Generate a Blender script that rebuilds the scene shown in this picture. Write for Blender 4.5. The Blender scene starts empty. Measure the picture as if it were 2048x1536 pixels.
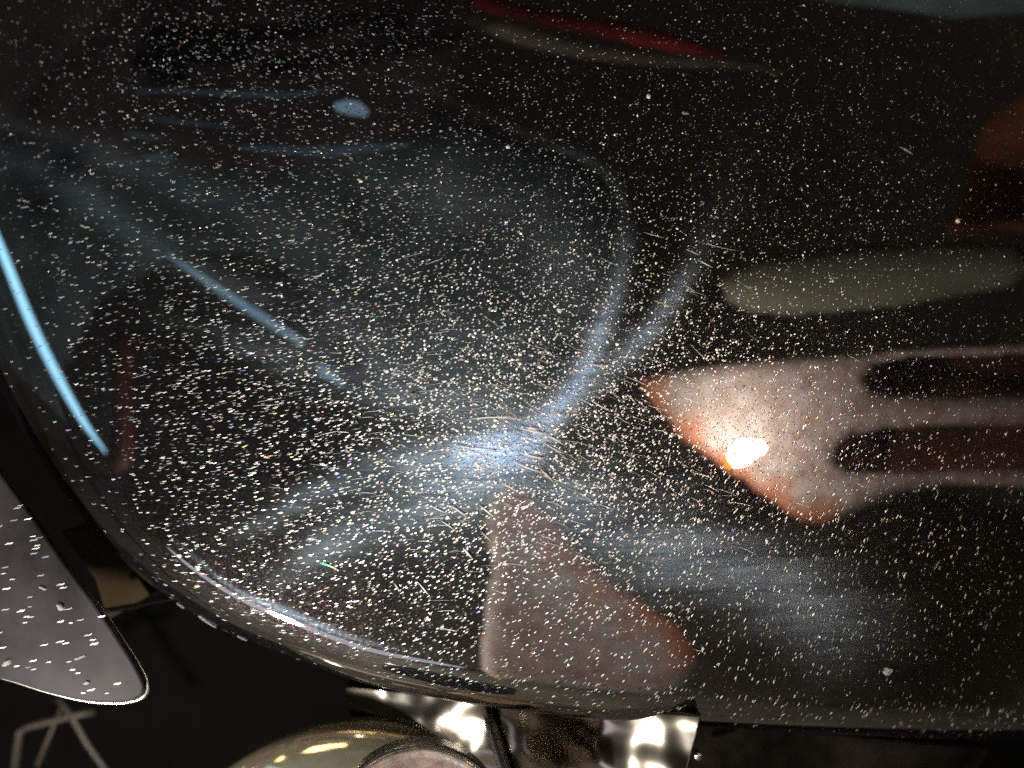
import bpy, math, random
import numpy as np
from mathutils import Vector
random.seed(7); rng = np.random.default_rng(11)
C = bpy.context.scene.collection
sc = bpy.context.scene

# ------------------------------------------------------------------ camera, world, lamps, exposure
CAMY = -0.28
cam = bpy.data.cameras.new('camera'); cam_o = bpy.data.objects.new('camera', cam); C.objects.link(cam_o)
cam_o.location = (0, CAMY, 0); cam_o.rotation_euler = (math.radians(90), 0, 0)
cam.lens = 28; cam.sensor_width = 36; cam.clip_start = 0.005; cam.clip_end = 50
cam.dof.use_dof = True; cam.dof.focus_distance = 0.287; cam.dof.aperture_fstop = 3.6
sc.camera = cam_o
w = bpy.data.worlds.new('World'); sc.world = w; w.use_nodes = True
w.node_tree.nodes['Background'].inputs[0].default_value = (0.040, 0.034, 0.024, 1)
w.node_tree.nodes['Background'].inputs[1].default_value = 1.0
sc.view_settings.view_transform = 'Standard'; sc.view_settings.look = 'None'
sc.view_settings.exposure = 0; sc.view_settings.gamma = 1
sc.cycles.use_denoising = False
sc.cycles.max_bounces = 6; sc.cycles.glossy_bounces = 4; sc.cycles.diffuse_bounces = 2
sc.cycles.sample_clamp_indirect = 6.0
sc.cycles.caustics_reflective = False; sc.cycles.caustics_refractive = False

# ------------------------------------------------------------------ the curved paint surface (analytic)
S = 0.36 / 2048.0          # metres per photo pixel on the plane y = 0
RAD = 0.60                 # radius of the gentle bulge of the tank side
ROLL = 0.0235              # radius of the rolled lower edge
def flat(u, v): return ((u - 1024) * S, (768 - v) * S)
def bulge(x, z): return (x * x + z * z) / (2 * RAD)
def hit(u, v):             # where the line of sight of (u, v) meets the tank side
    X, Z = flat(u, v); k = 1.0
    for _ in range(12):
        k = (bulge(k * X, k * Z) - CAMY) / (-CAMY)
    return Vector((k * X, CAMY + k * (-CAMY), k * Z))
def normal(p): return Vector((p.x / RAD, -1, p.z / RAD)).normalized()
def mirror(u, v, d, p=None, n=None):     # a point d metres out along the mirrored direction
    p = p or hit(u, v); n = n or normal(p)
    i = (p - Vector((0, CAMY, 0))).normalized()
    r = i - 2 * i.dot(n) * n
    return p + r * d
def at_depth(u, v, y):
    X, Z = flat(u, v); k = (y - CAMY) / (-CAMY)
    return Vector((k * X, y, k * Z))

def lamp(name, loc, power, radius, color, label):
    l = bpy.data.lights.new(name, 'POINT'); l.energy = power; l.shadow_soft_size = radius; l.color = color
    o = bpy.data.objects.new(name, l); o.location = loc; C.objects.link(o); o['label'] = label; o['category'] = 'lamp'
    return o
TORCH = mirror(1492, 903, 0.165)
lamp('torch_bulb', mirror(1492, 903, 0.153), 2.1, 0.0030, (1.0, 0.95, 0.87), 'bright torch bulb held against the lit palm')

# ------------------------------------------------------------------ helpers
def mesh_obj(name, verts, faces, mat, parent=None, smooth=True):
    me = bpy.data.meshes.new(name); me.from_pydata([tuple(v) for v in verts], [], faces); me.update()
    if smooth: me.polygons.foreach_set('use_smooth', [True] * len(me.polygons))
    o = bpy.data.objects.new(name, me); C.objects.link(o)
    if mat: me.materials.append(mat)
    if parent: o.parent = parent
    return o
def tag(o, label=None, cat=None, group=None, kind=None):
    if label: o['label'] = label
    if cat: o['category'] = cat
    if group: o['group'] = group
    if kind: o['kind'] = kind
    return o
def empty(name, loc=(0, 0, 0)):
    o = bpy.data.objects.new(name, None); C.objects.link(o); o.location = loc; return o
class N:                                     # tiny node helper
    def __init__(s, name):
        s.m = bpy.data.materials.new(name); s.m.use_nodes = True; s.t = s.m.node_tree
        s.t.nodes.clear(); s.out = s.t.nodes.new('ShaderNodeOutputMaterial')
    def add(s, typ, **kw):
        n = s.t.nodes.new(typ)
        for k, v in kw.items():
            if k.startswith('_'): setattr(n, k[1:], v)
            else:
                key = k.replace('__', ' ')
                inp = n.inputs[int(key[1:])] if key[0] == 'i' and key[1:].isdigit() else n.inputs[key]
                if isinstance(v, bpy.types.NodeSocket): s.t.links.new(v, inp)
                else: inp.default_value = v
        return n
    def math(s, op, a, b=0.0, clamp=False):
        return s.add('ShaderNodeMath', _operation=op, _use_clamp=clamp, i0=a, i1=b).outputs[0]
    def link(s, a, b): s.t.links.new(a, b)
    def done(s, sh): s.t.links.new(sh, s.out.inputs[0]); return s.m
def ramp(n, fac, stops):
    r = n.add('ShaderNodeValToRGB', Fac=fac); e = r.color_ramp.elements
    e[0].position, e[0].color = stops[0]; e[1].position, e[1].color = stops[-1]
    for p, c in stops[1:-1]:
        x = e.new(p); x.color = c
    return r.outputs[0]
def principled(name, color, rough, metallic=0.0, ior=1.45, noise=None, bump=None, sss=None):
    n = N(name); tc = n.add('ShaderNodeTexCoord').outputs['Object']
    b = n.add('ShaderNodeBsdfPrincipled', Base__Color=(*color, 1), Roughness=rough, Metallic=metallic, IOR=ior)
    if noise:
        sc_, lo, hi = noise
        f = n.add('ShaderNodeTexNoise', Vector=tc, Scale=sc_, Detail=6.0, Roughness=0.6).outputs[0]
        c = ramp(n, f, [(0.3, tuple(x * lo for x in color) + (1,)), (0.7, tuple(min(1, x * hi) for x in color) + (1,))])
        n.link(c, b.inputs['Base Color'])
    if bump:
        f = n.add('ShaderNodeTexNoise', Vector=tc, Scale=bump[0], Detail=2.0).outputs[0]
        n.link(n.add('ShaderNodeBump', Height=f, Strength=bump[1], Distance=bump[2]).outputs[0], b.inputs['Normal'])
    if sss:
        b.inputs['Subsurface Weight'].default_value = sss[0]
        b.inputs['Subsurface Radius'].default_value = (1.0, 0.22, 0.06); b.inputs['Subsurface Scale'].default_value = sss[1]
    return n.done(b.outputs[0])
def emitter(name, color, strength, noise=None):
    n = N(name); e = n.add('ShaderNodeEmission', Color=(*color, 1), Strength=strength)
    return n.done(e.outputs[0])

def spline(pts, per=24):                     # Catmull-Rom through 2-D points
    P = [np.array(p, float) for p in pts]; P = [2 * P[0] - P[1]] + P + [2 * P[-1] - P[-2]]; out = []
    for i in range(1, len(P) - 2):
        a, b, c, d = P[i - 1:i + 3]
        for k in range(per):
            t = k / per
            out.append(0.5 * (2 * b + (c - a) * t + (2 * a - 5 * b + 4 * c - d) * t * t + (3 * b - a - 3 * c + d) * t ** 3))
    out.append(P[-2]); return np.array(out)

# ------------------------------------------------------------------ the line where the panel starts to roll under
H_PX = [(-330, -420), (-200, -60), (-90, 300), (-20, 500), (60, 690), (150, 850), (230, 965), (300, 1045), (372, 1112), (470, 1178), (580, 1228),
        (720, 1282), (850, 1312), (1000, 1338), (1200, 1362), (1360, 1376), (1700, 1398), (2050, 1418), (2500, 1445)]
Hs = spline(H_PX, 26)
def resample(c, n):
    d = np.r_[0, np.cumsum(np.hypot(*np.diff(c, axis=0).T))]; t = np.linspace(0, d[-1], n)
    return np.c_[np.interp(t, d, c[:, 0]), np.interp(t, d, c[:, 1])]
NA = 620
Hs = resample(Hs, NA)
Hw = np.array([(hit(u, v).x, hit(u, v).z) for u, v in Hs])           # world x,z
tan = np.gradient(Hw, axis=0)
for _ in range(10): tan[1:-1] = (tan[:-2] + 2 * tan[1:-1] + tan[2:]) / 4
tan /= np.linalg.norm(tan, axis=1)[:, None]
Hn = np.c_[tan[:, 1], -tan[:, 0]]            # outward (down-left)
RR = ROLL * (1 + 0.75 / (1 + np.exp((Hs[:, 0] - 330) / 90)))
def roll_point(a, th):                       # a: index (float) along the line, th: roll angle; returns point, normal
    i = min(int(a), NA - 2); f = a - i
    h = Hw[i] * (1 - f) + Hw[i + 1] * f; n = Hn[i] * (1 - f) + Hn[i + 1] * f; n = n / np.linalg.norm(n)
    t = RR[i] * math.sin(th); p = h + n * t
    y = bulge(p[0], p[1]) + RR[i] * (1 - math.cos(th))
    nn = Vector((p[0] / RAD + n[0] * math.tan(min(th, 1.5)), -1, p[1] / RAD + n[1] * math.tan(min(th, 1.5)))).normalized()
    return Vector((p[0], y, p[1])), nn
def h_index(u, v):
    return float(np.argmin((Hs[:, 0] - u) ** 2 + (Hs[:, 1] - v) ** 2))

# glow film: glow and light streaks painted in along wipe marks, (centre line, half width px, strength)
ARMS = [
    (spline([(930, 905), (1010, 902), (1090, 870)]), [26, 46, 26], [.6, .9, .6]),  # bright core of the glow, painted in
    (spline([(-20, 300), (150, 380), (330, 500), (520, 600)]), [30, 34, 30, 16], [.10, .22, .20, .06]),
    (spline([(0, 240), (250, 330), (520, 430), (800, 560)]), [24, 30, 40, 40], [.12, .16, .2, .06]),
    (spline([(300, 620), (480, 690), (700, 760), (900, 820)]), [20, 30, 40, 50], [.04, .14, .2, .2]),
    (spline([(420, 560), (640, 640), (860, 700), (1000, 720)]), [60, 80, 100, 100], [.04, .14, .2, .2]),
    (spline([(700, 330), (900, 400), (1080, 480), (1160, 600)]), [60, 90, 90, 80], [.1, .2, .24, .2]),
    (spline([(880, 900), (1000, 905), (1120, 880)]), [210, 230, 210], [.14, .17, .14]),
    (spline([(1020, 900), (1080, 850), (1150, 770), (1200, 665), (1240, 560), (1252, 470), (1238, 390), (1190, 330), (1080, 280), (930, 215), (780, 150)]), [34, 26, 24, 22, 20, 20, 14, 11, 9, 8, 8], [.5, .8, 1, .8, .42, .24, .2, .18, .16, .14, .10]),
    (spline([(1120, 830), (1200, 760), (1290, 670), (1350, 590), (1400, 500), (1470, 370), (1500, 250)]), [16, 22, 24, 20, 26, 50, 60], [.3, .42, .62, .55, .2, .06, .02]),
    (spline([(1030, 900), (930, 925), (800, 940), (700, 955), (620, 990), (540, 1040), (470, 1070)]), [34, 44, 40, 32, 26, 22, 14], [.4, .5, .45, .35, .3, .22, .1]),
    (spline([(1010, 915), (900, 985), (780, 1040), (660, 1090), (560, 1160)]), [60, 60, 46, 36, 26], [.55, .4, .35, .28, .15]),
    (spline([(1040, 940), (1180, 1020), (1330, 1090), (1480, 1150), (1640, 1230), (1800, 1260)]), [40, 70, 80, 80, 90, 70], [.36, .44, .48, .44, .32, .05]),
    (spline([(345, 1078), (470, 1178), (580, 1226), (720, 1280), (900, 1318)]), [3, 5, 8, 5, 3], [.2, .5, .9, .5, .15]),  # highlight streak painted along the rolled edge
    (spline([(1060, 1060), (1130, 1150), (1220, 1250), (1340, 1320)]), [60, 80, 90, 60], [.2, .2, .12, .1]),
]
def haze(U, V):
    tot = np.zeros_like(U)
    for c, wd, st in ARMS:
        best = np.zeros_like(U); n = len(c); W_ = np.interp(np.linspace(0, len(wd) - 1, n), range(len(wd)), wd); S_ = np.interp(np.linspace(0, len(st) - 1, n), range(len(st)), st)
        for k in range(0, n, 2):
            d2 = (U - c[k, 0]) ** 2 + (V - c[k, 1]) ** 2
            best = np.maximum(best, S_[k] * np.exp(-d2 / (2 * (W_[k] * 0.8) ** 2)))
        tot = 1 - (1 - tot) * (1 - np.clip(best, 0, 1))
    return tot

# ------------------------------------------------------------------ materials
def paint():
    n = N('black_paint')
    tc = n.add('ShaderNodeTexCoord').outputs['Object']
    at = n.add('ShaderNodeAttribute', _attribute_name='glow_film').outputs['Fac']
    b = n.add('ShaderNodeBsdfPrincipled', Base__Color=(0.0014, 0.0014, 0.0016, 1), Roughness=0.028, IOR=1.95)
    # painted glow and wipe marks: fine film broken by brushed streaks and clouds
    mp = n.add('ShaderNodeMapping', Vector=tc, Rotation=(0, math.radians(24), 0), Scale=(9, 1, 160))
    st = n.add('ShaderNodeTexNoise', Vector=mp.outputs[0], Scale=1.0, Detail=7.0, Roughness=0.65).outputs[0]
    mp2 = n.add('ShaderNodeMapping', Vector=tc, Rotation=(0, math.radians(12), 0), Scale=(60, 1, 700))
    st2 = n.add('ShaderNodeTexNoise', Vector=mp2.outputs[0], Scale=1.0, Detail=4.0, Roughness=0.7).outputs[0]
    cl = n.add('ShaderNodeTexNoise', Vector=tc, Scale=28.0, Detail=5.0).outputs[0]
    s1 = n.math('MULTIPLY_ADD', st, 2.1); s1.node.inputs[2].default_value = -0.28
    s2 = n.math('MULTIPLY_ADD', st2, 1.6); s2.node.inputs[2].default_value = 0.1
    s3 = n.math('MULTIPLY_ADD', cl, 2.9); s3.node.inputs[2].default_value = -0.45
    f = n.math('MULTIPLY', n.math('MULTIPLY', s1, s2, True), s3)
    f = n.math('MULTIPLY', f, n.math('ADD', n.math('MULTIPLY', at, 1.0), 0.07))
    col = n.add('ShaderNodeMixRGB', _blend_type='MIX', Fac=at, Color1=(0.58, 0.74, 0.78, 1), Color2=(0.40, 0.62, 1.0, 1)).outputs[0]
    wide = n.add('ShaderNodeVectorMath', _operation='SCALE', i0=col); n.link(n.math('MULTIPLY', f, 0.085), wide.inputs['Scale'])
    g1 = n.add('ShaderNodeBsdfGlossy', Roughness=0.58, Color=wide.outputs[0])
    # metallic fleck shimmer in the paint, very fine
    vo = n.add('ShaderNodeTexVoronoi', Vector=tc, Scale=2300.0)
    fl = n.add('ShaderNodeVectorMath', _operation='SCALE', i0=vo.outputs['Color'])
    thr = n.math('POWER', n.add('ShaderNodeSeparateColor', Color=vo.outputs['Color']).outputs[0], 5.0)
    n.link(n.math('MULTIPLY', thr, 0.028), fl.inputs['Scale'])
    g2 = n.add('ShaderNodeBsdfGlossy', Roughness=0.42, Color=fl.outputs[0])
    a = n.add('ShaderNodeAddShader', i0=b.outputs[0], i1=g1.outputs[0])
    a2 = n.add('ShaderNodeAddShader', i0=a.outputs[0], i1=g2.outputs[0])
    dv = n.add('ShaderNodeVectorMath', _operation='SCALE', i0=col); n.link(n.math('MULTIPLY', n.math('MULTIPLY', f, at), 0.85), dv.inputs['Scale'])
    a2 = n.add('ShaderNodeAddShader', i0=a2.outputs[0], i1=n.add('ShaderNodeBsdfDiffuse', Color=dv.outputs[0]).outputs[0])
    return n.done(a2.outputs[0])
M_PAINT = paint()
def fleck_mat():
    n = N('dust_fleck')
    c = n.add('ShaderNodeAttribute', _attribute_name='tint').outputs['Color']
    b = n.add('ShaderNodeBsdfPrincipled', Base__Color=c, Roughness=0.5, Metallic=0.35, IOR=1.5)
    return n.done(b.outputs[0])
M_FLECK = fleck_mat()
M_LINT = principled('lint', (0.20, 0.195, 0.19), 0.9, noise=(900, 0.3, 1.4))
def skin():
    n = N('skin'); tc = n.add('ShaderNodeTexCoord').outputs['Object']
    f = n.add('ShaderNodeTexNoise', Vector=tc, Scale=75.0, Detail=6.0, Roughness=.6).outputs[0]
    c = ramp(n, f, [(0.30, (.40, .26, .21, 1)), (0.5, (.60, .46, .40, 1)), (0.70, (.76, .65, .60, 1))])
    fl = n.add('ShaderNodeAttribute', _attribute_name='edge_glow').outputs['Fac']
    c = n.add('ShaderNodeMixRGB', Fac=fl, Color1=c, Color2=(.72, .19, .05, 1)).outputs[0]  # orange glow of torchlight through the skin edge, painted into the colour
    b = n.add('ShaderNodeBsdfPrincipled', Base__Color=c, Roughness=.5)
    f2 = n.add('ShaderNodeTexNoise', Vector=tc, Scale=240.0, Detail=3.0).outputs[0]
    n.link(n.add('ShaderNodeBump', Height=f2, Strength=.6, Distance=.002).outputs[0], b.inputs['Normal'])
    b.inputs['Subsurface Weight'].default_value = .35; b.inputs['Subsurface Radius'].default_value = (1, .22, .06); b.inputs['Subsurface Scale'].default_value = .01
    return n.done(b.outputs[0])
M_SKIN = skin()
M_CHROME = principled('chrome', (0.15, 0.135, 0.11), 0.17, 1.0, bump=(19, 1.0, 0.016), noise=(60, 0.5, 1.2))
M_DOME = principled('polished_chrome', (0.60, 0.51, 0.36), 0.06, 0.85, noise=(45, 0.75, 1.1))
M_BRUSH = principled('brushed_metal', (0.42, 0.40, 0.37), 0.35, 1.0, bump=(160, 0.3, 0.002), noise=(90, 0.6, 1.2))
M_COVER = principled('dusty_grey_lacquer', (0.020, 0.0175, 0.0195), 0.42, 0.0, 1.15, noise=(22, 0.25, 2.1))
M_RIM = principled('cover_rim', (0.35, 0.34, 0.33), 0.25, 1.0, noise=(150, 0.6, 1.2))
M_DARK = principled('oily_cast_iron', (0.0011, 0.0009, 0.0006), 0.8, 0.0, 1.12, noise=(30, 0.5, 1.8), bump=(60, 0.5, 0.004))
M_BRONZE = principled('bronze_tube', (0.022, 0.016, 0.010), 0.6, 0.2, noise=(60, 0.5, 1.5))
M_GROOVE = principled('dark_groove', (0.02, 0.02, 0.018), 0.5)

# ------------------------------------------------------------------ motorcycle
moto = empty('motorcycle', (0, 0.1, -0.4))
tag(moto, 'black motorcycle with a dusty speckled glossy fuel tank above chrome engine covers', 'motorcycle')
def part(o, parent=moto):
    o.parent = parent
    if parent is moto: o.matrix_parent_inverse = Vector and __import__('mathutils').Matrix.Translation((0, -0.1, 0.4))
    return o

def build_tank():
    NB, NT = 330, 44
    top = np.linspace(0, 1, NA)
    T = np.c_[-0.42 + top * 0.92, np.full(NA, 0.30)]
    # interior grid
    k = (np.linspace(0, 1, NB) ** 1.0)[::-1][:, None, None]            # 1 at top .. 0 at the line
    P = Hw[None] * (1 - k) + T[None] * k
    X, Z = P[..., 0], P[..., 1]; Y = bulge(X, Z)
    rows = [np.stack([X, Y, Z], -1)]
    for j in range(1, NT + 1):
        th = math.pi / 2 * j / NT
        p = Hw + Hn * (RR * math.sin(th))[:, None]
        rows.append(np.stack([p[:, 0], bulge(p[:, 0], p[:, 1]) + RR * (1 - math.cos(th)), p[:, 1]], -1)[None])
    last = rows[-1][0]
    for dt, dy in ((0.0, 0.004), (-0.001, 0.008), (-0.004, 0.010), (-0.03, 0.012), (-0.10, 0.02)):
        q = last.copy(); q[:, 0] += Hn[:, 0] * dt; q[:, 2] += Hn[:, 1] * dt; q[:, 1] += dy; rows.append(q[None])
    V = np.concatenate(rows, 0); nr = V.shape[0]
    me = bpy.data.meshes.new('fuel_tank')
    vv = V.reshape(-1, 3)
    idx = np.arange(nr * NA).reshape(nr, NA)
    F = np.stack([idx[:-1, :-1], idx[1:, :-1], idx[1:, 1:], idx[:-1, 1:]], -1).reshape(-1, 4)
    me.vertices.add(len(vv)); me.vertices.foreach_set('co', vv.ravel())
    me.loops.add(F.size); me.loops.foreach_set('vertex_index', F.ravel())
    me.polygons.add(len(F)); me.polygons.foreach_set('loop_start', np.arange(0, F.size, 4)); me.polygons.foreach_set('loop_total', np.full(len(F), 4))
    me.update(calc_edges=True); me.validate()
    me.polygons.foreach_set('use_smooth', np.ones(len(F), bool))
    # glow film attribute from the place on the panel
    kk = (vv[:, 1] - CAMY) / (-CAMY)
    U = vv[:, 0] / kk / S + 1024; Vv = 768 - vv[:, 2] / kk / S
    at = me.attributes.new('glow_film', 'FLOAT', 'POINT'); at.data.foreach_set('value', haze(U, Vv).astype(np.float32))
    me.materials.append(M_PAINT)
    o = bpy.data.objects.new('fuel_tank', me); C.objects.link(o); part(o)
    o['label'] = 'black fuel tank with a painted blue glow, wipe marks and a rolled lower edge'
    return o
tank = build_tank()

# ------------------------------------------------------------------ dust flecks lying on the paint
TPL = {
    'left': ([(-7, -.5), (-2.2, 1.0), (2.2, -.5), (7, -1.5)], 1.7),
    'tl':   ([(-2.2, -4), (-1.9, .8), (.8, 1.8), (4, .2)], 2.2),
    'cb':   ([(-3.4, 3.4), (-1, -.6), (1, .2), (3.6, -4)], 2.1),
    'br':   ([(-1, 4.6), (-.4, .6), (.2, -1.6), (1.6, -5)], 1.9),
    'tr':   ([(-1.4, 1.3), (-.4, .3), (.4, -.5), (1.4, -1.6)], 2.3),
    'c':    ([(-2.2, 1.1), (-.7, .3), (.7, -.3), (2.3, -1.4)], 2.9),
}
def sig(x): return 1 / (1 + math.exp(-max(-30, min(30, x))))
def shape_at(u, v):
    left = sig((640 - u) / 110) * sig((v - 380) / 90)
    tl = sig((900 - u) / 140) * sig((400 - v) / 90)
    br = sig((u - 1330) / 90) * sig((v - 930) / 90)
    cb = sig((v - 1010) / 60) * sig((u - 640) / 80) * (1 - br)
    tr = sig((u - 1080) / 120) * sig((720 - v) / 110)
    c = 0.35 + math.exp(-((u - 1100) ** 2 + (v - 800) ** 2) / (2 * 330 ** 2)) * 1.2
    w_ = dict(left=left, tl=tl, br=br * 1.3, cb=cb, tr=tr, c=c * .6); s = sum(w_.values())
    P = np.zeros((4, 2)); wd = 0
    for k_, x in w_.items():
        P += np.array(TPL[k_][0]) * x / s; wd += TPL[k_][1] * x / s
    return P, wd
def density(u, v):
    d = 0.26
    d += 0.62 * math.exp(-(((u - 1060) / 400) ** 2 + ((v - 850) / 290) ** 2) / 1.3)
    d += 0.16 * math.exp(-(((u - 1450) / 480) ** 2 + ((v - 420) / 300) ** 2))
    d += 0.20 * math.exp(-(((u - 950) / 500) ** 2 + ((v - 600) / 330) ** 2))
    d += .30 * math.exp(-(((u - 470) / 330) ** 2 + ((v - 90) / 150) ** 2))
    if u > 1600: d *= 1 - 0.35 * min(1, (u - 1600) / 450)
    if u < 420: d *= 0.55 + 0.45 * u / 420
    if v > 1250: d *= max(.35, 1 - (v - 1250) / 250)
    return d
HX = Hs[:, 0]; HY = Hs[:, 1]
def below(u, v):                              # signed px distance beyond the roll line (positive = on the roll)
    i = int(np.argmin((HX - u) ** 2 + (HY - v) ** 2)); i = min(max(i, 1), NA - 2)
    tx, ty = HX[i + 1] - HX[i - 1], HY[i + 1] - HY[i - 1]; L = math.hypot(tx, ty)
    return -(ty * (u - HX[i]) - tx * (v - HY[i])) / L
def frame(n):
    ex = Vector((1, 0, 0)); ex = (ex - ex.dot(n) * n).normalized(); ez = n.cross(ex) * -1
    if ez.z < 0: ez = -ez
    return ex, ez
FV, FF, FC = [], [], []
def tint():
    r = random.random()
    if r < .60: return (.93, .97, 1)
    if r < .74: return (1, .82, .55)
    if r < .82: return (.65, .78, 1)
    if r < .87: return (1, .42, .38)
    if r < .92: return (.50, 1, .72)
    if r < .95: return (.30, .38, 1)
    if r < .98: return (1, .95, .35)
    return (.9, .5, 1)
def ribbon(p, n, pts, wd, cols, lift=0.00014, tilt=0.11):
    ex, ez = frame(n); base = len(FV)
    ax, az = random.gauss(0, tilt), random.gauss(0, tilt)
    P = [np.array(q) for q in pts]
    for i, q in enumerate(P):
        t = (P[min(i + 1, len(P) - 1)] - P[max(i - 1, 0)]); L = np.hypot(*t) or 1; m = np.array([-t[1], t[0]]) / L
        ww = wd * (.28 if i in (0, len(P) - 1) else .5)
        for s in (-1, 1):
            r = q + m * ww * s; x, z = r[0] * S, -r[1] * S
            FV.append(p + ex * x + ez * z + n * (lift + abs(x * ax) + abs(z * az) + x * ax + z * az)); FC.append(cols[i] if isinstance(cols, list) else cols)
    for i in range(len(P) - 1):
        a = base + 2 * i; FF.append((a, a + 2, a + 3, a + 1))
def blob(p, n, r, col):
    ex, ez = frame(n); base = len(FV); k = 7
    ax, az = random.gauss(0, .12), random.gauss(0, .12)
    FV.append(p + n * (0.0002 + r * S * .5)); FC.append(col)
    for i in range(k):
        a = 2 * math.pi * i / k; rr = r * S * random.uniform(.75, 1.2); x, z = rr * math.cos(a), rr * math.sin(a)
        FV.append(p + ex * x + ez * z + n * 0.00015); FC.append(col)
    for i in range(k): FF.append((base, base + 1 + i, base + 1 + (i + 1) % k))
def add_flecks():
    made = 0
    while made < 33000:
        u, v = random.uniform(-60, 2110), random.uniform(-60, 1440)
        if random.random() > density(u, v): continue
        b = below(u, v)
        if b > 0: continue
        if b > -60 and u < 330 and random.random() < .5: continue
        p = hit(u, v); n = normal(p)
        P, wd = shape_at(u, v); q_ = random.random()
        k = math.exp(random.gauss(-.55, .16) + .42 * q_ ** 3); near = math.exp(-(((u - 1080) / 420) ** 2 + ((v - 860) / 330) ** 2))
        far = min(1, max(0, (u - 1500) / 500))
        br = q_ ** 2.5 * (0.8 + 1.5 * near) + .07 + .06 * near  # colour brightened towards the centre, painting in the glitter of the light
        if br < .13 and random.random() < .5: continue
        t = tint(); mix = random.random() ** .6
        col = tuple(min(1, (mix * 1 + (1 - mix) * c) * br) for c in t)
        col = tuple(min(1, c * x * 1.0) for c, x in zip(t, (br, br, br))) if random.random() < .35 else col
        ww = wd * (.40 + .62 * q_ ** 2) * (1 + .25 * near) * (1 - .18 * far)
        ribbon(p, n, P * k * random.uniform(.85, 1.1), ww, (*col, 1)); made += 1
        if random.random() < .020 + .035 * near + .05 * math.exp(-(((u - 470) / 330) ** 2 + ((v - 100) / 150) ** 2)):
            blob(p, n, 1.2 + 1.6 * random.random() ** 2 + near * 2.2 * random.random() ** 2, (1, random.uniform(.88, 1), random.uniform(.7, 1), 1))
    # on the rolled edge
    for _ in range(1500):
        a = random.uniform(40, NA - 3); th = abs(random.gauss(0, .36))
        if th > 1.2: continue
        p, n = roll_point(a, th); u = Hs[int(a), 0]
        if u < 330 and random.random() < .72: continue
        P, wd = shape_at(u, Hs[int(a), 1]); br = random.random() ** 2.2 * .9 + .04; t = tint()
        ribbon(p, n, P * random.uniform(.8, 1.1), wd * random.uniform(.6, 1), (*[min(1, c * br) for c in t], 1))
add_flecks()
def make_flecks(name):
    o = mesh_obj(name, FV, FF, M_FLECK, None, False)
    ca = o.data.color_attributes.new('tint', 'FLOAT_COLOR', 'POINT')
    ca.data.foreach_set('color', np.array(FC, np.float32).ravel())
    FV.clear(); FF.clear(); FC.clear()
    return o
dust = make_flecks('dust'); tag(dust, 'fine glittering dust flecks scattered all over the black tank', 'dust', kind='stuff')

# iridescent scratches round the brightest spot
SCR = [(895, 888, 1000, 903, 3.2), (930, 840, 1040, 838, 3), (1030, 855, 1100, 872, 4), (1090, 870, 1128, 890, 3.5), (1085, 885, 1128, 908, 3), (1078, 935, 1108, 965, 3),
       (1180, 800, 1220, 822, 3), (1168, 727, 1214, 738, 3), (1252, 788, 1272, 808, 3), (1090, 820, 1140, 835, 2), (900, 1010, 935, 1035, 3), (1000, 965, 1036, 985, 3), (958, 1010, 990, 1035, 3),
       (1035, 905, 1090, 918, 3.5), (926, 1095, 944, 1116, 4), (860, 1010, 890, 1025, 2.5), (835, 1162, 858, 1190, 2.5), (640, 1125, 680, 1140, 4), (788, 1165, 800, 1182, 2.5), (1392, 520, 1425, 536, 3), (1370, 500, 1400, 512, 2),
       (1362, 570, 1390, 584, 2), (1285, 465, 1330, 476, 1.8), (1390, 485, 1480, 502, 1.3), (1305, 602, 1345, 615, 2), (1050, 855, 1075, 860, 5), (1120, 880, 1200, 900, 1.5), (1150, 865, 1175, 880, 2), (960, 1060, 985, 1085, 2.5),
       (1140, 960, 1170, 975, 1.5), (1200, 905, 1210, 930, 1.5), (1340, 905, 1336, 935, 1.4), (1150, 655, 1175, 657, 2), (1170, 540, 1195, 541, 1.5), (1018, 920, 1090, 948, 2.5), (880, 1040, 912, 1062, 2), (1226, 830, 1262, 850, 1.6)]
IR = [(.45, .75, 1), (1, 1, 1), (1, 1, .95), (1, .55, .25)]
for x0, y0, x1, y1, wd in SCR:
    cx, cy = (x0 + x1) / 2, (y0 + y1) / 2; p = hit(cx, cy); n = normal(p); bow = random.uniform(-.03, .05)
    L = math.hypot(x1 - x0, y1 - y0); pts = []
    for i in range(6):
        t = i / 5; pts.append((x0 + (x1 - x0) * t - cx, y0 + (y1 - y0) * t - cy - 4 * bow * L * t * (1 - t)))
    green = (x0 == 640); cols = []; dim = random.uniform(.5, 1) if wd < 3.1 else 1
    for i in range(6):
        f = i / 5 * 3; a = IR[int(min(f, 2.99))]; b_ = IR[int(min(f, 2.99)) + 1]; g = f - int(min(f, 2.99))
        c = [a[q] * (1 - g) + b_[q] * g for q in range(3)]
        if green: c = [(.1, .9, .4), (.1, .9, .4), (.1, .8, .35), (.3, .5, .2), (.5, .3, .2), (.3, .15, .1)][i]
        cols.append((*[dim * q * (.25 + .75 * math.sin(math.pi * (i + .5) / 6)) for q in c], 1))
    ribbon(p, n, pts, wd * .75, cols, tilt=.03, lift=.0004)
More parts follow.
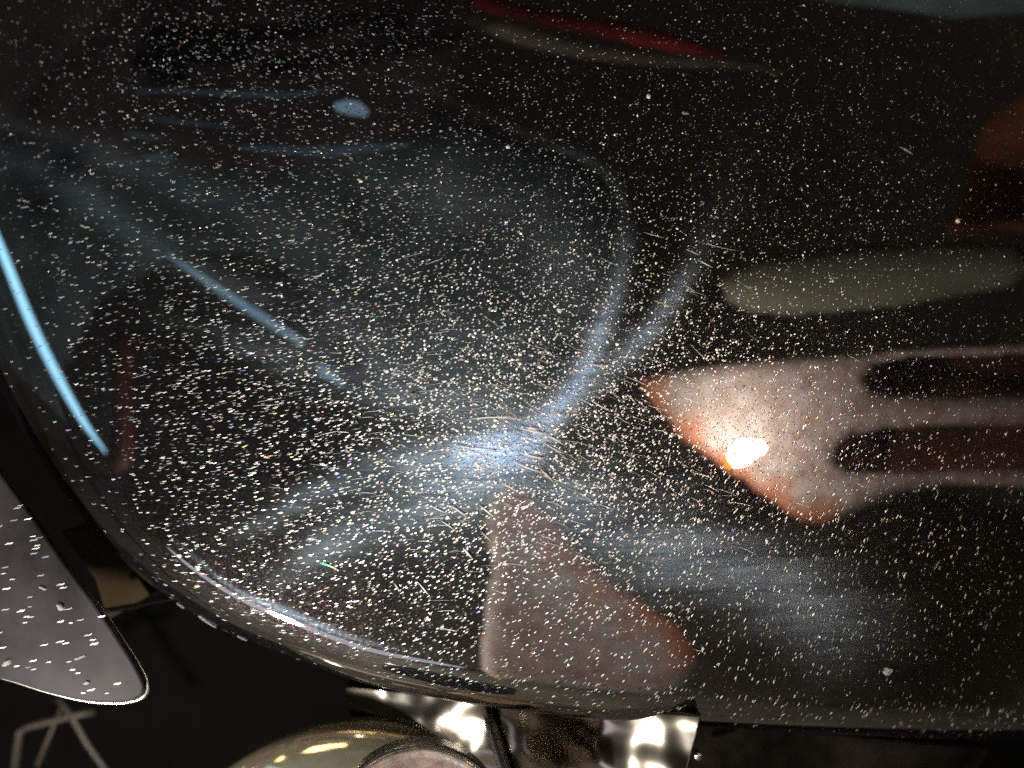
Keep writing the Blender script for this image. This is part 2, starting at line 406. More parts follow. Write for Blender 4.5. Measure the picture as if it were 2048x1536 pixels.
# fine hair scratches
for _ in range(480):
    a = random.gauss(0, 1); b_ = random.gauss(0, 1)
    u, v = 1050 + a * 230, 850 + b_ * 150
    if below(u, v) > -20: continue
    p = hit(u, v); n = normal(p); L = random.uniform(10, 46); ang = math.radians(random.gauss(-6 if u < 980 else 24, 9)); dx, dy = math.cos(ang) * L / 2, math.sin(ang) * L / 2
    br = random.uniform(.2, .9); c = (br, br, br * random.uniform(.8, 1.1), 1)
    ribbon(p, n, [(-dx, -dy), (-dx * .3, -dy * .3 - .4), (dx * .3, dy * .3 - .4), (dx, dy)], random.uniform(.5, 1.0), c, tilt=.05)
scr = make_flecks('scratches'); part(scr); scr['kind'] = 'stuff'; scr['label'] = 'short bright and rainbow scratches in the paint'

# ------------------------------------------------------------------ lint and crumbs, each one a thing
M_CRUMB = principled('crumb', (0.75, 0.70, 0.62), 0.8, noise=(900, 0.6, 1.2))
def lint(pos, rx, ry, ang, name, label, n=None, mat=M_LINT, group=None, lobes=5):
    rx *= .85; ry *= .85
    p = pos if isinstance(pos, Vector) else hit(*pos); n = n or normal(p); ex, ez = frame(n)
    vs, fs = [], []
    for l in range(lobes):
        cx = (random.uniform(-.6, .6) if lobes > 1 else 0) * rx; cy = (random.uniform(-.5, .5) if lobes > 1 else 0) * ry
        k = .55 if lobes > 1 else 1; b0 = len(vs); NL, NM = 10, 4
        ca, sa = math.cos(ang), math.sin(ang)
        for j in range(NM + 1):
            ph = math.pi / 2 * j / NM
            for i in range(NL):
                th = 2 * math.pi * i / NL; w_ = random.uniform(.8, 1.15)
                x, y = cx + rx * k * math.cos(th) * math.cos(ph) * w_, cy + ry * k * math.sin(th) * math.cos(ph) * w_
                x, y = x * ca - y * sa, x * sa + y * ca
                vs.append(p + ex * x * S - ez * y * S + n * (0.0001 + min(rx, ry) * S * .5 * math.sin(ph)))
        for j in range(NM):
            for i in range(NL): fs.append((b0 + j * NL + i, b0 + j * NL + (i + 1) % NL, b0 + (j + 1) * NL + (i + 1) % NL, b0 + (j + 1) * NL + i))
    o = mesh_obj(name, vs, fs, mat if name == 'lint' else M_CRUMB)
    tag(o, label, 'lint' if name == 'lint' else 'dust crumb', group); return o
lint((1372, 226), 11, 5, 0, 'lint', 'pale fluffy lint speck high on the tank, right of the centre')
lint((1815, 302), 24, 3.5, .35, 'lint', 'slanted thin wisp of lint near the right edge of the tank')
lint((1775, 1342), 15, 12, .5, 'lint', 'round grey clump of lint on the tank at lower right')
lint((828, 790), 9, 8, .2, 'lint', 'white tuft of lint left of the brightest glitter')
lint((48, 415), 20, 3, -.05, 'lint', 'faint flat wisp of lint at the far left edge above the blue streak')
lint((170, 452), 18, 6, .2, 'lint', 'blurred grey lint wisp between the two blue streaks')
lint((475, 827), 12, 3, .1, 'lint', 'thin pale lint strand left of the centre of the tank')
lint((722, 362), 5, 4.5, 0, 'dust_crumb', 'bright warm white crumb on the upper left of the tank', lobes=1)
lint((1297, 193), 5.5, 7, 0, 'dust_crumb', 'bright white crumb near the top of the tank', lobes=1)
lint((1915, 442), 7, 6, 0, 'dust_crumb', 'bright crumb on the tank above the olive reflection, far right', lobes=1)
lint((1016, 294), 5, 5, 0, 'dust_crumb', 'round white crumb above the glitter, nearest the tank top centre', lobes=1)
lint((1119, 621), 6, 6, 0, 'dust_crumb', 'round orange white crumb in the thick of the glitter', lobes=1)
lint((1510, 632), 5, 4, 0, 'dust_crumb', 'bright crumb just below the left end of the olive reflection', lobes=1)
a_ = h_index(368, 1097); p_, n_ = roll_point(a_, .05)
lint(p_, 7, 5, 0, 'dust_crumb', 'bluish white crumb on the rolled edge at lower left', n=n_, lobes=1)

def proj(p): k = (p.y - CAMY) / (-CAMY); return p.x / k / S + 1024, 768 - p.z / k / S
def on_roll(u, v):
    best = None
    for a in range(60, 560, 4):
        for th in np.linspace(.1, 1.5, 40):
            p, n = roll_point(a, th); q = proj(p); e = math.hypot(q[0] - u, q[1] - v)
            if best is None or e < best[0]: best = (e, p, n)
    return best[1], best[2]
for (u, v, rx, ry, ang, lab) in ((398, 1250, 34, 7, .62, 'long pale dust streak under the rolled edge at lower left'), (352, 1222, 13, 5, .4, 'small pale dust smudge just left of the long streak under the rolled edge'), (478, 1302, 14, 5, .5, 'faint dust smudge right of the long streak under the rolled edge')):
    p_, n_ = on_roll(u, v); lint(p_, rx, ry, ang, 'lint', lab, n=n_, mat=M_LINT)

# ------------------------------------------------------------------ reflected surroundings (they stand beside the camera, in front of the tank)
def inside(poly, x, y):
    c = False; n = len(poly); j = n - 1
    for i in range(n):
        xi, yi = poly[i]; xj, yj = poly[j]
        if (yi > y) != (yj > y) and x < (xj - xi) * (y - yi) / (yj - yi) + xi: c = not c
        j = i
    return c
def edge_dist(poly, x, y):
    m = 1e9; n = len(poly)
    for i in range(n):
        (x0, y0), (x1, y1) = poly[i], poly[(i + 1) % n]; dx, dy = x1 - x0, y1 - y0
        t = max(0, min(1, ((x - x0) * dx + (y - y0) * dy) / (dx * dx + dy * dy + 1e-9)))
        m = min(m, math.hypot(x - x0 - t * dx, y - y0 - t * dy))
    return m
def inflated(name, poly, d, thick, step, mat, soft=60, wob=0.0, edge_glow=None):
    """a rounded solid whose mirror image on the tank has this outline"""
    xs = [p[0] for p in poly]; ys = [p[1] for p in poly]
    nx = int((max(xs) - min(xs)) / step) + 2; ny = int((max(ys) - min(ys)) / step) + 2
    ids = {}; vs, fs = [], []; at = []
    def vid(i, j, side):
        k = (i, j, side)
        if k in ids: return ids[k]
        x, y = min(xs) + i * step, min(ys) + j * step
        e = edge_dist(poly, x, y) if inside(poly, x, y) else 0
        if e == 0 and (i, j, -side) in ids: ids[k] = ids[(i, j, -side)]; return ids[k]
        q = min(1, e / soft); h = thick * math.sqrt(q * (2 - q))
        dd = d(x, y) if callable(d) else d
        at.append(0 if edge_glow is None else max(0, 1 - line_dist(edge_glow[0], x, y) / (edge_glow[1] * (1 + .35 * math.sin(x * .05 + y * .031)))) ** .8)
        vs.append(mirror(x, y, dd - side * h + wob * math.sin(x * .021 + y * .013))); ids[k] = len(vs) - 1
        return ids[k]
    for i in range(nx):
        for j in range(ny):
            x, y = min(xs) + (i + .5) * step, min(ys) + (j + .5) * step
            if not inside(poly, x, y): continue
            for side in (1, -1):
                a = [vid(i, j, side), vid(i + 1, j, side), vid(i + 1, j + 1, side), vid(i, j + 1, side)]
                if len(set(a)) == 4: fs.append(tuple(a if side > 0 else a[::-1]))
    o = mesh_obj(name, vs, fs, mat)
    if edge_glow: a_ = o.data.attributes.new('edge_glow', 'FLOAT', 'POINT'); a_.data.foreach_set('value', at)
    return o
def line_dist(pts, x, y):
    m = 1e9
    for (x0, y0), (x1, y1) in zip(pts[:-1], pts[1:]):
        dx, dy = x1 - x0, y1 - y0; t = max(0, min(1, ((x - x0) * dx + (y - y0) * dy) / (dx * dx + dy * dy + 1e-9)))
        m = min(m, math.hypot(x - x0 - t * dx, y - y0 - t * dy))
    return m
def slab(name, outline, d, thick, mat):
    """flat board / strip with thickness: outline traced on the tank, pushed out to distance d"""
    n = len(outline); vs = [mirror(u, v, d) for u, v in outline] + [mirror(u, v, d + thick) for u, v in outline]
    fs = [tuple(range(n)), tuple(range(n, 2 * n))[::-1]] + [(i, n + i, n + (i + 1) % n, (i + 1) % n) for i in range(n)]
    return mesh_obj(name, vs, fs, mat, smooth=False)
def strip(name, line, widths, d, mat, thick=.01):
    c = spline(line, 8); n = len(c); wv = np.interp(np.linspace(0, len(widths) - 1, n), range(len(widths)), widths)
    t = np.gradient(c, axis=0); t /= np.linalg.norm(t, axis=1)[:, None]; nn = np.c_[-t[:, 1], t[:, 0]]
    L = c + nn * wv[:, None] / 2; R_ = c - nn * wv[:, None] / 2
    vs = [mirror(*q, d) for q in L] + [mirror(*q, d) for q in R_] + [mirror(*q, d + thick) for q in L] + [mirror(*q, d + thick) for q in R_]
    fs = []
    for i in range(n - 1):
        fs += [(i, i + 1, n + i + 1, n + i), (2 * n + i, 3 * n + i, 3 * n + i + 1, 2 * n + i + 1), (i, 2 * n + i, 2 * n + i + 1, i + 1), (n + i, n + i + 1, 3 * n + i + 1, 3 * n + i)]
    return mesh_obj(name, vs, fs, mat)

hand1 = [(1278, 752), (1330, 735), (1420, 722), (1540, 712), (1700, 702), (1900, 692), (2250, 676), (2250, 700), (2048, 708), (1880, 712), (1790, 716), (1752, 730), (1738, 752), (1748, 775), (1790, 788), (1900, 792), (2080, 790), (2250, 792),
         (2250, 846), (2060, 848), (1900, 850), (1780, 855), (1710, 868), (1682, 892), (1676, 925), (1700, 943), (1780, 946), (1900, 940), (2060, 935), (2250, 930), (2250, 985), (2060, 975), (1900, 968), (1800, 985), (1740, 1012), (1690, 1036), (1655, 1050),
         (1610, 1046), (1575, 1030), (1550, 1008), (1520, 990), (1490, 962), (1460, 950), (1425, 922), (1400, 905), (1370, 885), (1345, 858), (1330, 830), (1300, 805), (1285, 778)]
h1 = inflated('hand', hand1, lambda x, y: 0.222 + max(0, x - 1500) * .00003, .012, 6, M_SKIN, soft=34, edge_glow=([(1270, 752), (1310, 830), (1370, 890), (1430, 935), (1500, 985), (1570, 1035), (1650, 1060)], 58))
tag(h1, 'open hand beside the camera with spread fingers, lit by the torch it holds', 'hand')
hand2 = [(1003, 962), (1040, 972), (1085, 1020), (1140, 1085), (1190, 1142), (1240, 1178), (1290, 1208), (1350, 1250), (1388, 1292), (1394, 1330), (1372, 1372), (1350, 1420), (1330, 1560), (960, 1560), (955, 1420), (962, 1330), (968, 1230), (984, 1130), (972, 1050), (975, 995)]
h2 = inflated('hand', hand2, 0.32, .012, 7, M_SKIN, soft=45, edge_glow=([(1035, 962), (1140, 1075), (1195, 1130), (1300, 1200), (1400, 1290)], 75))
tag(h2, 'closed hand pointing upward below the camera, dimly lit', 'hand')

sl = slab('gap_shade', [(1640, 706), (1900, 694), (2300, 680), (2300, 950), (1900, 962), (1660, 960), (1620, 900)], .30, .01, principled('brown_shade', (.13, .05, .028), .9, noise=(15, .4, 1.4))); tag(sl, 'dark brown slab added for the shade between the spread fingers', 'backing')  # brown slab put behind the gaps to paint in the finger shadow
M_TUBE = emitter('tube_glow', (0.36, 0.74, 1.0), 9.5)
M_TUBE2 = emitter('tube_glow_dim', (0.40, 0.68, 0.95), 2.2)
M_WIN = emitter('window_glow', (0.40, 0.60, 0.85), 2.0)
M_WIN2 = emitter('window_glow_faint', (0.30, 0.48, 0.62), 0.5)
t1 = strip('strip_lamp', [(-40, 400), (5, 505), (60, 640), (115, 752), (165, 840), (212, 905)], [12, 15, 17, 16, 12, 3], .34, M_TUBE); tag(t1, 'long bright blue strip lamp left of the tank', 'lamp')
t2 = strip('strip_lamp', [(335, 510), (400, 553), (470, 600), (540, 645), (608, 688)], [3, 11, 16, 18, 12], .34, M_TUBE2); tag(t2, 'shorter dim blue strip lamp behind the long one', 'lamp')
t3 = strip('strip_lamp', [(636, 732), (655, 748), (690, 772)], [10, 20, 6], .34, M_TUBE2); tag(t3, 'short stub of blue strip lamp past the end of the dim one', 'lamp')
wn = slab('window', [(668, 206), (694, 200), (720, 204), (738, 222), (734, 234), (700, 230), (672, 222)], .22, .01, M_WIN); tag(wn, 'small pale blue window pane high in the dark room', 'window')
for pts, wds, lab in (([(268, 183), (330, 182), (420, 186), (520, 190), (600, 188), (668, 178)], [4, 5, 7, 9, 7, 3], 'longest faint window slit, above the others'),
                      ([(285, 232), (340, 242), (400, 248), (470, 256)], [3, 5, 6, 2], 'short faint window slit in the middle'),
                      ([(250, 267), (285, 272), (325, 279)], [5, 9, 3], 'small window slit at the left end'),
                      ([(480, 296), (560, 300), (650, 304), (740, 296), (820, 290)], [6, 14, 20, 16, 6], 'broad faint window slit below the others')):
    s_ = strip('window_slit', pts, wds, .22, M_WIN2); tag(s_, lab, 'window')
s_ = slab('window_slit', [(285, 312), (330, 304), (350, 314), (338, 326), (300, 324)], .22, .01, M_WIN2); tag(s_, 'stubby faint window slit lowest on the left', 'window')

M_TEAL = principled('teal_cloth', (0.15, 0.21, 0.22), 0.9, noise=(12, .5, 1.3))
M_RED = principled('red_cloth', (0.34, 0.035, 0.028), 0.9, noise=(14, .3, 1.3))
M_OLIVE = principled('olive_board', (0.24, 0.235, 0.155), 0.9, noise=(8, .8, 1.2))
M_BEIGE = principled('beige_card', (0.26, 0.20, 0.15), 0.9, noise=(10, .4, 1.3))
M_TEAL2 = principled('dark_teal_cloth', (0.30, 0.42, 0.42), 0.9, noise=(12, .5, 1.3))
jk = inflated('jacket', [(-500, 200), (0, 240), (300, 300), (560, 300), (760, 220), (880, 225), (1010, 280), (1130, 320), (1215, 370), (1250, 440), (1262, 520), (1245, 640), (1190, 720), (1100, 800), (960, 850), (840, 830), (700, 690), (560, 520), (380, 500), (200, 600), (60, 900), (-500, 900)], .75, .04, 18, M_TEAL, soft=120, wob=.006)
tag(jk, 'grey teal jacket hanging in the dark beside the camera', 'jacket')
rr = strip('red_strap', [(880, -60), (960, 2), (1060, 28), (1180, 52), (1290, 74), (1400, 98), (1450, 112)], [20, 30, 34, 36, 38, 30, 8], .30, M_RED, .02); tag(rr, 'long red cloth strap hanging above the camera', 'strap')
gb = strip('grey_strap', [(900, 20), (1050, 72), (1200, 105), (1350, 122), (1480, 128), (1570, 148)], [26, 40, 30, 22, 16, 5], .40, M_BEIGE, .02); tag(gb, 'brown grey strap under the red one', 'strap')
ob = inflated('olive_tube', [(1440, 560), (1470, 530), (1520, 510), (1700, 492), (1880, 482), (2040, 488), (2075, 530), (2030, 572), (1800, 612), (1600, 630), (1500, 628), (1450, 600)], .26, .02, 6, M_OLIVE, soft=60)
tag(ob, 'thick olive padded tube at the right of the camera', 'tube')
rv = inflated('red_bottle', [(205, 690), (215, 660), (240, 650), (268, 665), (275, 700), (268, 760), (270, 860), (266, 930), (240, 945), (212, 930), (210, 800)], .34, .02, 9, principled('dark_red_glass', (.07, .014, .008), .6, noise=(20, .3, 1.8)), soft=26)
tag(rv, 'small red bottle left of the tank', 'bottle')
sb = slab('blocker_board', [(-300, -300), (1000, -300), (930, 60), (905, 200), (800, 300), (700, 325), (560, 345), (400, 350), (250, 310), (0, 260), (-300, 240)], .30, .01, principled('dark_blocker', (.05, .042, .038), .8, noise=(12, .4, 1.5))); tag(sb, 'unseen dark blocker board up on the left', 'blocker')  # out-of-view board added only to block the warm panes from the tank
tp = slab('ceiling_panel', [(1500, -20), (1700, 10), (1900, 36), (2400, 90), (2400, -300), (1300, -300), (1250, -40)], .42, .02, M_TEAL2); tag(tp, 'dull teal ceiling panel at the upper right', 'panel')
br_ = inflated('brown_box', [(1960, 260), (2040, 190), (2300, 150), (2300, 460), (2000, 470), (1880, 480), (1930, 380)], .45, .03, 14, principled('brown_card', (.35, .13, .06), .9, noise=(10, .5, 1.3)), soft=80)
tag(br_, 'reddish brown cardboard box at the far right', 'box')
tl = slab('torch', [(1452, 918), (1462, 892), (1478, 884), (1500, 880), (1524, 884), (1534, 896), (1526, 908), (1504, 918), (1490, 932), (1466, 934)], .146, .003, emitter('torch_lens', (1.0, .93, .80), 60)); tag(tl, 'small lit torch with an uneven glowing lens gripped in the open hand', 'torch')
to = slab('torch_fringe', [(1446, 934), (1450, 910), (1464, 908), (1470, 930), (1462, 940)], .146, .003, emitter('torch_fringe', (1.0, .32, .03), 14)); to.parent = tl  # glowing sliver added for the orange fringe of the torch glare
def lathe(name, profile, origin, axis, mat, parent=None, seg=64):
    ax = Vector(axis).normalized(); e1 = ax.orthogonal().normalized(); e2 = ax.cross(e1); vs, fs = [], []
    for r, h in profile:
        for i in range(seg):
            a = 2 * math.pi * i / seg; vs.append(Vector(origin) + ax * h + e1 * r * math.cos(a) + e2 * r * math.sin(a))
    for j in range(len(profile) - 1):
        for i in range(seg): fs.append((j * seg + i, j * seg + (i + 1) % seg, (j + 1) * seg + (i + 1) % seg, (j + 1) * seg + i))
    fs.append(tuple(range(seg))[::-1]); fs.append(tuple(range((len(profile) - 1) * seg, len(profile) * seg)))
    o = mesh_obj(name, vs, fs, mat, parent); return o

# added lamp: makes the glint on the rolled lower edge, lights dust and chrome
ai = h_index(577, 1222); pe, ne = roll_point(ai, 0.10)
EL = mirror(0, 0, .30, pe, ne)
lamp('glint_lamp', EL, 11.0, 0.017, (1.0, 0.945, 0.85), 'round white lamp added low on the left for the rim glint and dust')

vs, fs = [], []                                             # glowing strip added to draw the highlight streak along the rolled edge
aa = np.linspace(h_index(345, 1090), h_index(930, 1325), 40)
for i, a in enumerate(aa):
    f = i / 39; wv = .02 + .06 * math.sin(math.pi * f) ** .8
    for th, d_ in ((.06, .60), (.06 + wv, .60), (.06 + wv, .62), (.06, .74)):
        p_, n_ = roll_point(a, th); vs.append(mirror(0, 0, d_, p_, n_))
for i in range(39):
    for k in range(4): fs.append((4 * i + k, 4 * i + (k + 1) % 4, 4 * i + 4 + (k + 1) % 4, 4 * i + 4 + k))
vt = mesh_obj('strip_lamp', vs, fs, emitter('violet_streak', (.86, .85, 1.0), 3.2)); tag(vt, 'pale violet glowing strip added for the streak along the rolled lower edge', 'lamp')  # added strip, not one of the blue strip lamps

# ------------------------------------------------------------------ side cover (lower left)
def plate(name, outline, plane, thick, bevel, mat, parent):
    """outline in photo px; plane(u,v) -> point on the plate's face; rounded edge"""
    c = resample(spline(outline + [outline[0]], 10), 160)[:-1]; n = len(c)
    t = np.roll(c, -1, 0) - np.roll(c, 1, 0); t /= np.linalg.norm(t, axis=1)[:, None]; nn = np.c_[-t[:, 1], t[:, 0]]
    area = np.sum(c[:, 0] * np.roll(c[:, 1], -1) - c[:, 1] * np.roll(c[:, 0], -1)); sgn = 1 if area > 0 else -1
    nn = nn * sgn                                            # inward
    rows = []
    for k in range(9):
        th = math.pi / 2 * k / 8; ins = bevel * (1 - math.sin(th)); dep = bevel * S * (1 - math.cos(math.pi / 2 - th)) if False else bevel * S * (1 - math.sin(math.pi / 2 - (math.pi / 2 - th))) if False else bevel * S * (1 - math.cos(th))
        q = c + nn * bevel * (1 - math.sin(th)); rows.append([plane(*a) + Vector((0, dep, 0)) for a in q])
    rows.append([p + Vector((0, thick, 0)) for p in rows[-1]])
    vs = [p for r in rows for p in r]; m = len(rows); fs = []
    for j in range(m - 1):
        for i in range(n): fs.append((j * n + i, j * n + (i + 1) % n, (j + 1) * n + (i + 1) % n, (j + 1) * n + i))
    fs.append(tuple(range(n))); fs.append(tuple(range((m - 1) * n, m * n))[::-1])
    o = mesh_obj(name, vs, fs, mat); o.data.polygons[-1].use_smooth = False; o.data.polygons[-2].use_smooth = False; return o
def tilted(o, n):
    n = Vector(n).normalized(); o = Vector(o)
    def f(u, v):
        c = Vector((0, CAMY, 0)); X, Z = flat(u, v); d = Vector((X, -CAMY, Z)); k = (o - c).dot(n) / d.dot(n); return c + d * k
    return f
pl = tilted(at_depth(150, 1250, 0.02), (0.04, -1, -0.05))
cv_out = [(-70, 1000), (-60, 910), (-30, 905), (10, 960), (65, 1035), (125, 1122), (190, 1210), (240, 1285), (274, 1340), (288, 1375), (276, 1396), (236, 1405), (170, 1402), (90, 1384), (20, 1362), (-50, 1345), (-70, 1250)]
cov = part(plate('side_cover', cv_out, pl, .0015, 5, M_COVER, None)); cov['label'] = 'dusty grey side cover with a rounded tip at lower left'
# rim: a thin bright piping tucked under the lower edge
def tube(name, pts, r, mat, seg=10):
    vs, fs = [], []; P = [Vector(p) for p in pts]
    for i, p in enumerate(P):
        t = (P[min(i + 1, len(P) - 1)] - P[max(i - 1, 0)]).normalized(); e1 = t.cross(Vector((0, 1, 0))).normalized(); e2 = t.cross(e1)
        rr = r[i] if isinstance(r, (list, tuple, np.ndarray)) else r
        for k in range(seg):
            a = 2 * math.pi * k / seg; vs.append(p + e1 * rr * math.cos(a) + e2 * rr * math.sin(a))
    for i in range(len(P) - 1):
        for k in range(seg): fs.append((i * seg + k, i * seg + (k + 1) % seg, (i + 1) * seg + (k + 1) % seg, (i + 1) * seg + k))
    fs.append(tuple(range(seg))[::-1]); fs.append(tuple(range((len(P) - 1) * seg, len(P) * seg)))
    return mesh_obj(name, vs, fs, mat)
rimc = spline([(-75, 1338), (-40, 1350), (20, 1366), (90, 1388), (170, 1406), (236, 1409), (278, 1399), (291, 1376), (276, 1338), (240, 1280), (188, 1204)], 8)
rim = tube('rim', [pl(*q) + Vector((0, .0022, 0)) for q in rimc], np.interp(np.linspace(0, 1, len(rimc)), [0, .4, .62, .8, 1], [.0006, .0008, .0010, .0005, .0001]), M_RIM); rim.parent = cov; rim.matrix_parent_inverse = cov.matrix_world.inverted()
def rslab(name, outline, surf, nrm, d, thick, mat):
    f = [mirror(0, 0, d, surf(*q), nrm(*q)) for q in outline]; g = [mirror(0, 0, d + thick, surf(*q), nrm(*q)) for q in outline]; n = len(f)
    return mesh_obj(name, f + g, [tuple(range(n)), tuple(range(n, 2 * n))[::-1]] + [(i, n + i, n + (i + 1) % n, (i + 1) % n) for i in range(n)], mat, smooth=False)
ncv = Vector((0.04, -1, -0.05)).normalized()
# dust flecks on the cover
nc = Vector((0.04, -1, -0.05)).normalized()
for _ in range(110):
    u, v = random.uniform(-20, 285), random.uniform(930, 1400)
    if not inside(cv_out, u, v): continue
    b = random.random() ** 2 * .7 + .2; k = random.uniform(.7, 1.4)
    ribbon(pl(u, v), nc, [(-7 * k, 1.6 * k), (-2 * k, 0), (2 * k, .3), (6 * k, -2 * k)], random.uniform(1.5, 3), (b, b * .97, b * .93, 1), tilt=.1)
d2 = make_flecks('cover_dust'); tag(d2, 'sparse dust flecks on the grey side cover at lower left', 'dust', kind='stuff')
lint(pl(120, 1212), 13, 12, .2, 'lint', 'pale square lint clump on the grey side cover', n=nc)
lint(pl(84, 1176), 12, 7, .3, 'lint', 'ragged pale lint beside the red reflection on the grey cover', n=nc)
lint(pl(160, 1315), 16, 4, -.35, 'lint', 'bright slanted lint strand on the grey cover near its tip', n=nc)
lint(pl(175, 1365), 10, 7, .3, 'lint', 'small grey lint lump just above the cover rim', n=nc)
lint(pl(12, 1326), 18, 8, -.5, 'lint', 'lint smudge at the left photo edge on the grey cover', n=nc)

# ------------------------------------------------------------------ under the tank: trim, engine
idx = [h_index(u, 1300) for u in (0,)]
def under(a, drop, y):
    i = int(a); p = Hw[i] + Hn[i] * (RR[i] * drop); return Vector((p[0], y, p[1]))
ia, ib = int(h_index(455, 1170)), int(h_index(1500, 1385))
M_TRIM = N('trim_metal')
_tc = M_TRIM.add('ShaderNodeTexCoord').outputs['Object']
_f = M_TRIM.add('ShaderNodeTexNoise', Vector=_tc, Scale=95.0, Detail=3.0).outputs[0]
_c = ramp(M_TRIM, _f, [(0.40, (.03, .025, .02, 1)), (0.5, (.65, .52, .30, 1)), (0.60, (.05, .035, .03, 1)), (0.66, (.45, .05, .03, 1)), (0.72, (.05, .04, .03, 1))])  # red stop paints in a reflection of something red
_b = M_TRIM.add('ShaderNodeBsdfPrincipled', Base__Color=_c, Roughness=.3, Metallic=.8); M_TRIM = M_TRIM.done(_b.outputs[0])
tr = tube('seam_trim', [under(a, 1.04, .034 + bulge(*Hw[int(a)])) for a in np.linspace(ia, ib, 160)], .0022, M_TRIM); part(tr)

def half(u, v, y):                                        # face normal that throws the added lamp at (u, v)
    p = at_depth(u, v, y); a = (Vector((0, CAMY, 0)) - p).normalized(); b = (EL - p).normalized(); return (a + b).normalized()
nl = half(905, 1450, .058); nr = half(1130, 1520, .050)

def prism(name, outline, plane, thick, mat, bev=0.0008):
    f = [plane(*q) for q in outline]; n = len(f); g = [p + Vector((0, thick, 0)) for p in f]
    fs = [tuple(range(n)), tuple(range(n, 2 * n))[::-1]] + [(i, n + i, n + (i + 1) % n, (i + 1) % n) for i in range(n)]
    o = mesh_obj(name, f + g, fs, mat, smooth=False)
    m = o.modifiers.new('bevel', 'BEVEL'); m.width = bev; m.segments = 3
    return o
pL = tilted(at_depth(850, 1460, .058), nl); pR = tilted(at_depth(1000, 1450, .050), nr)
cc = part(prism('rocker_cover', [(690, 1372), (700, 1430), (716, 1500), (730, 1640), (1040, 1640), (1004, 1520), (968, 1400)], pL, .03, M_CHROME)); cc['label'] = 'left face of the chrome cover under the tank'
cr = part(prism('rocker_cover', [(985, 1402), (1022, 1530), (1050, 1640), (1340, 1640), (1370, 1560), (1405, 1430)], pR, .03, M_CHROME)); cr['label'] = 'right face of the chrome cover, crinkled and brightly lit'
gr = part(tube('cover_seam', [pR(u, v) + Vector((0, -.002, 0)) for u, v in ((962, 1392), (985, 1450), (1008, 1530), (1040, 1640))], .0028, M_GROOVE))
fg = part(prism('cover_flange', [(1380, 1436), (1560, 1458), (1980, 1500), (1900, 1640), (1330, 1640)], tilted(at_depth(1500, 1500, .075), (.05, -1, -.12)), .02, principled('dull_oily_metal', (.006, .005, .004), .7, 0, 1.06, noise=(30, .15, 2.2), bump=(30, .8, .01))))
rb = part(tube('cover_rib', [pR(u, v) + Vector((0, -.001, 0)) for u, v in ((985, 1402), (1200, 1432))], .0016, M_BRUSH))
# round cover
oc = at_depth(720, 1930, .045); Ro = 470 * S * (.045 - CAMY) / (-CAMY)
dome = part(lathe('round_cover', [(Ro * math.cos(t), Ro * .24 * math.sin(t)) for t in np.linspace(-.12, 1.5, 40)], oc, (0.06, -1, .16), M_DOME, seg=128)); dome['label'] = 'domed polished cover at the bottom edge'
oi = at_depth(835, 1690, -.004); Ri = 190 * S * .98
cap = lathe('cap', [(Ri * 1.0, -.012), (Ri, 0), (Ri * .985, .0016), (Ri * .94, .0022), (Ri * .90, .0012), (Ri * .86, .0008), (Ri * .3, .0018), (.0001, .0022)], oi, (0.12, -1, .22), M_BRUSH, seg=128); cap.parent = dome; cap.matrix_parent_inverse = dome.matrix_world.inverted()
bpy.context.view_layer.update()
def dsurf(u, v):
    o_ = Vector((0, CAMY, 0)); X, Z = flat(u, v); M = dome.matrix_world.inverted(); d_ = Vector((X, -CAMY, Z)).normalized()
    ok, loc, nn, _i = dome.ray_cast(M @ o_, M.to_3x3() @ d_)
    return (dome.matrix_world @ loc, nn if nn.dot(d_) < 0 else -nn) if ok else (at_depth(u, v, .04), Vector((0, -1, .3)).normalized())
M_GOLD = emitter('added_pane_glow', (1.0, .74, .38), 9)  # glowing panes added to make the gold highlights on the dome
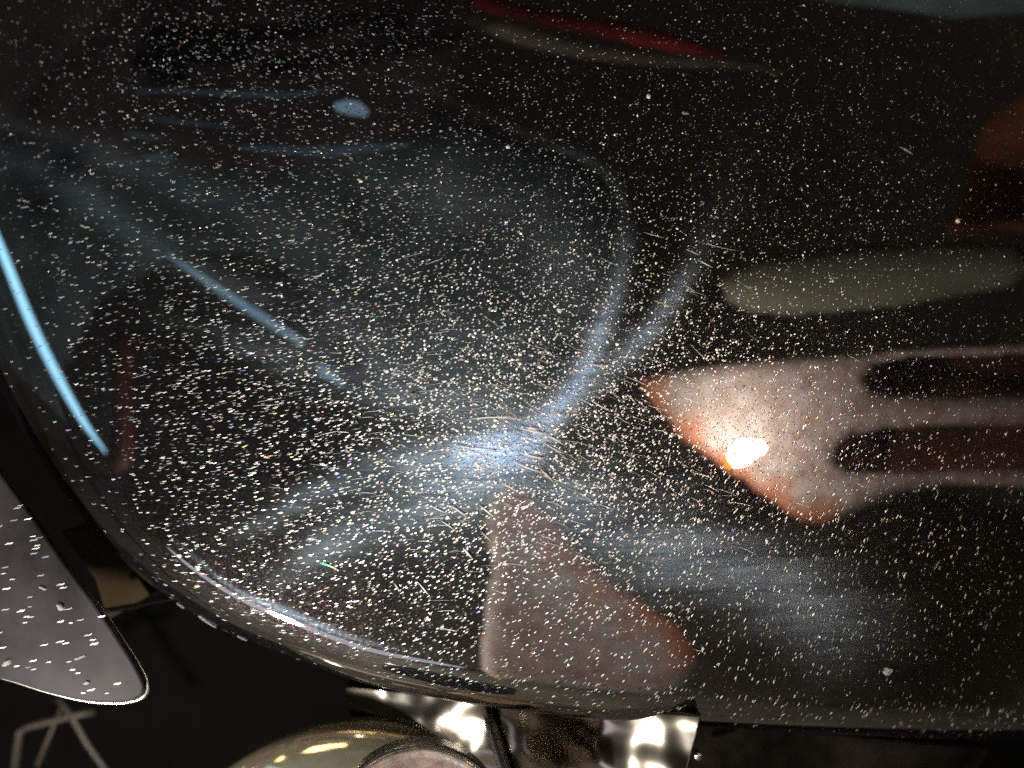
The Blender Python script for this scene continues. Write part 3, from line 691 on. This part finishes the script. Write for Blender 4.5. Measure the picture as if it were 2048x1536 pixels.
for ol, lab in (([(600, 1508), (640, 1486), (692, 1480), (690, 1492), (640, 1506)], 'upper warm pane added for the highlight in the domed cover'), ([(645, 1510), (690, 1502), (712, 1512), (700, 1528), (650, 1518)], 'lower warm pane added for the highlight in the domed cover'),
                ([(545, 1530), (560, 1514), (568, 1514), (556, 1532)], 'small warm pane added left of the two larger ones')):
    g_ = rslab('added_warm_pane', ol, lambda *q: dsurf(*q)[0], lambda *q: dsurf(*q)[1], 1.5, .02, M_GOLD); tag(g_, lab, 'window')
bo = part(lathe('bolt', [(.0016, -.006), (.0018, 0), (.0015, .0008), (.0001, .001)], at_depth(1397, 1512, .06), (0, -1, .1), M_RIM, seg=24))
# dark crankcase behind everything
ck = part(prism('crankcase', [(-900, 300), (3000, 300), (3000, 2600), (-900, 2600)], tilted(at_depth(1000, 1400, .24), (0, -1, 0)), .05, M_DARK))
bx = part(prism('battery_box', [(118, 1062), (200, 1056), (262, 1130), (300, 1190), (215, 1240), (190, 1160)], tilted(at_depth(200, 1150, .06), (.2, -1, -.1)), .02, principled('brown_box', (.022, .015, .008), .95, 0, 1.1, noise=(40, .7, 1.2))))
# bracket struts in the lower left
for nm, pts, r in (('bracket', [(30, 1536), (40, 1462), (60, 1452), (150, 1430), (190, 1422)], .0020), ('bracket', [(118, 1395), (150, 1440), (175, 1485), (200, 1520), (230, 1560)], .0020), ('bracket', [(75, 1530), (100, 1470), (128, 1405)], .0012)):
    part(tube(nm, [at_depth(u, v, .15) for u, v in pts], r, M_BRONZE))
cb = part(tube('cable', [at_depth(u, v, .05) for u, v in ((210, 1222), (270, 1212), (300, 1203), (330, 1198), (352, 1194))], .0012, M_BRONZE))
cb['label'] = 'short bronze wire end showing between cover and tank'

# the floor the low lamp lights, seen only in the chrome
fl = mesh_obj('floor', [(-3, -3, -.75), (3, -3, -.75), (3, 1.5, -.75), (-3, 1.5, -.75)], [(0, 1, 2, 3)], principled('concrete', (.42, .36, .27), .9, noise=(6, .6, 1.3))); fl['kind'] = 'structure'
sc.cycles.samples = 128
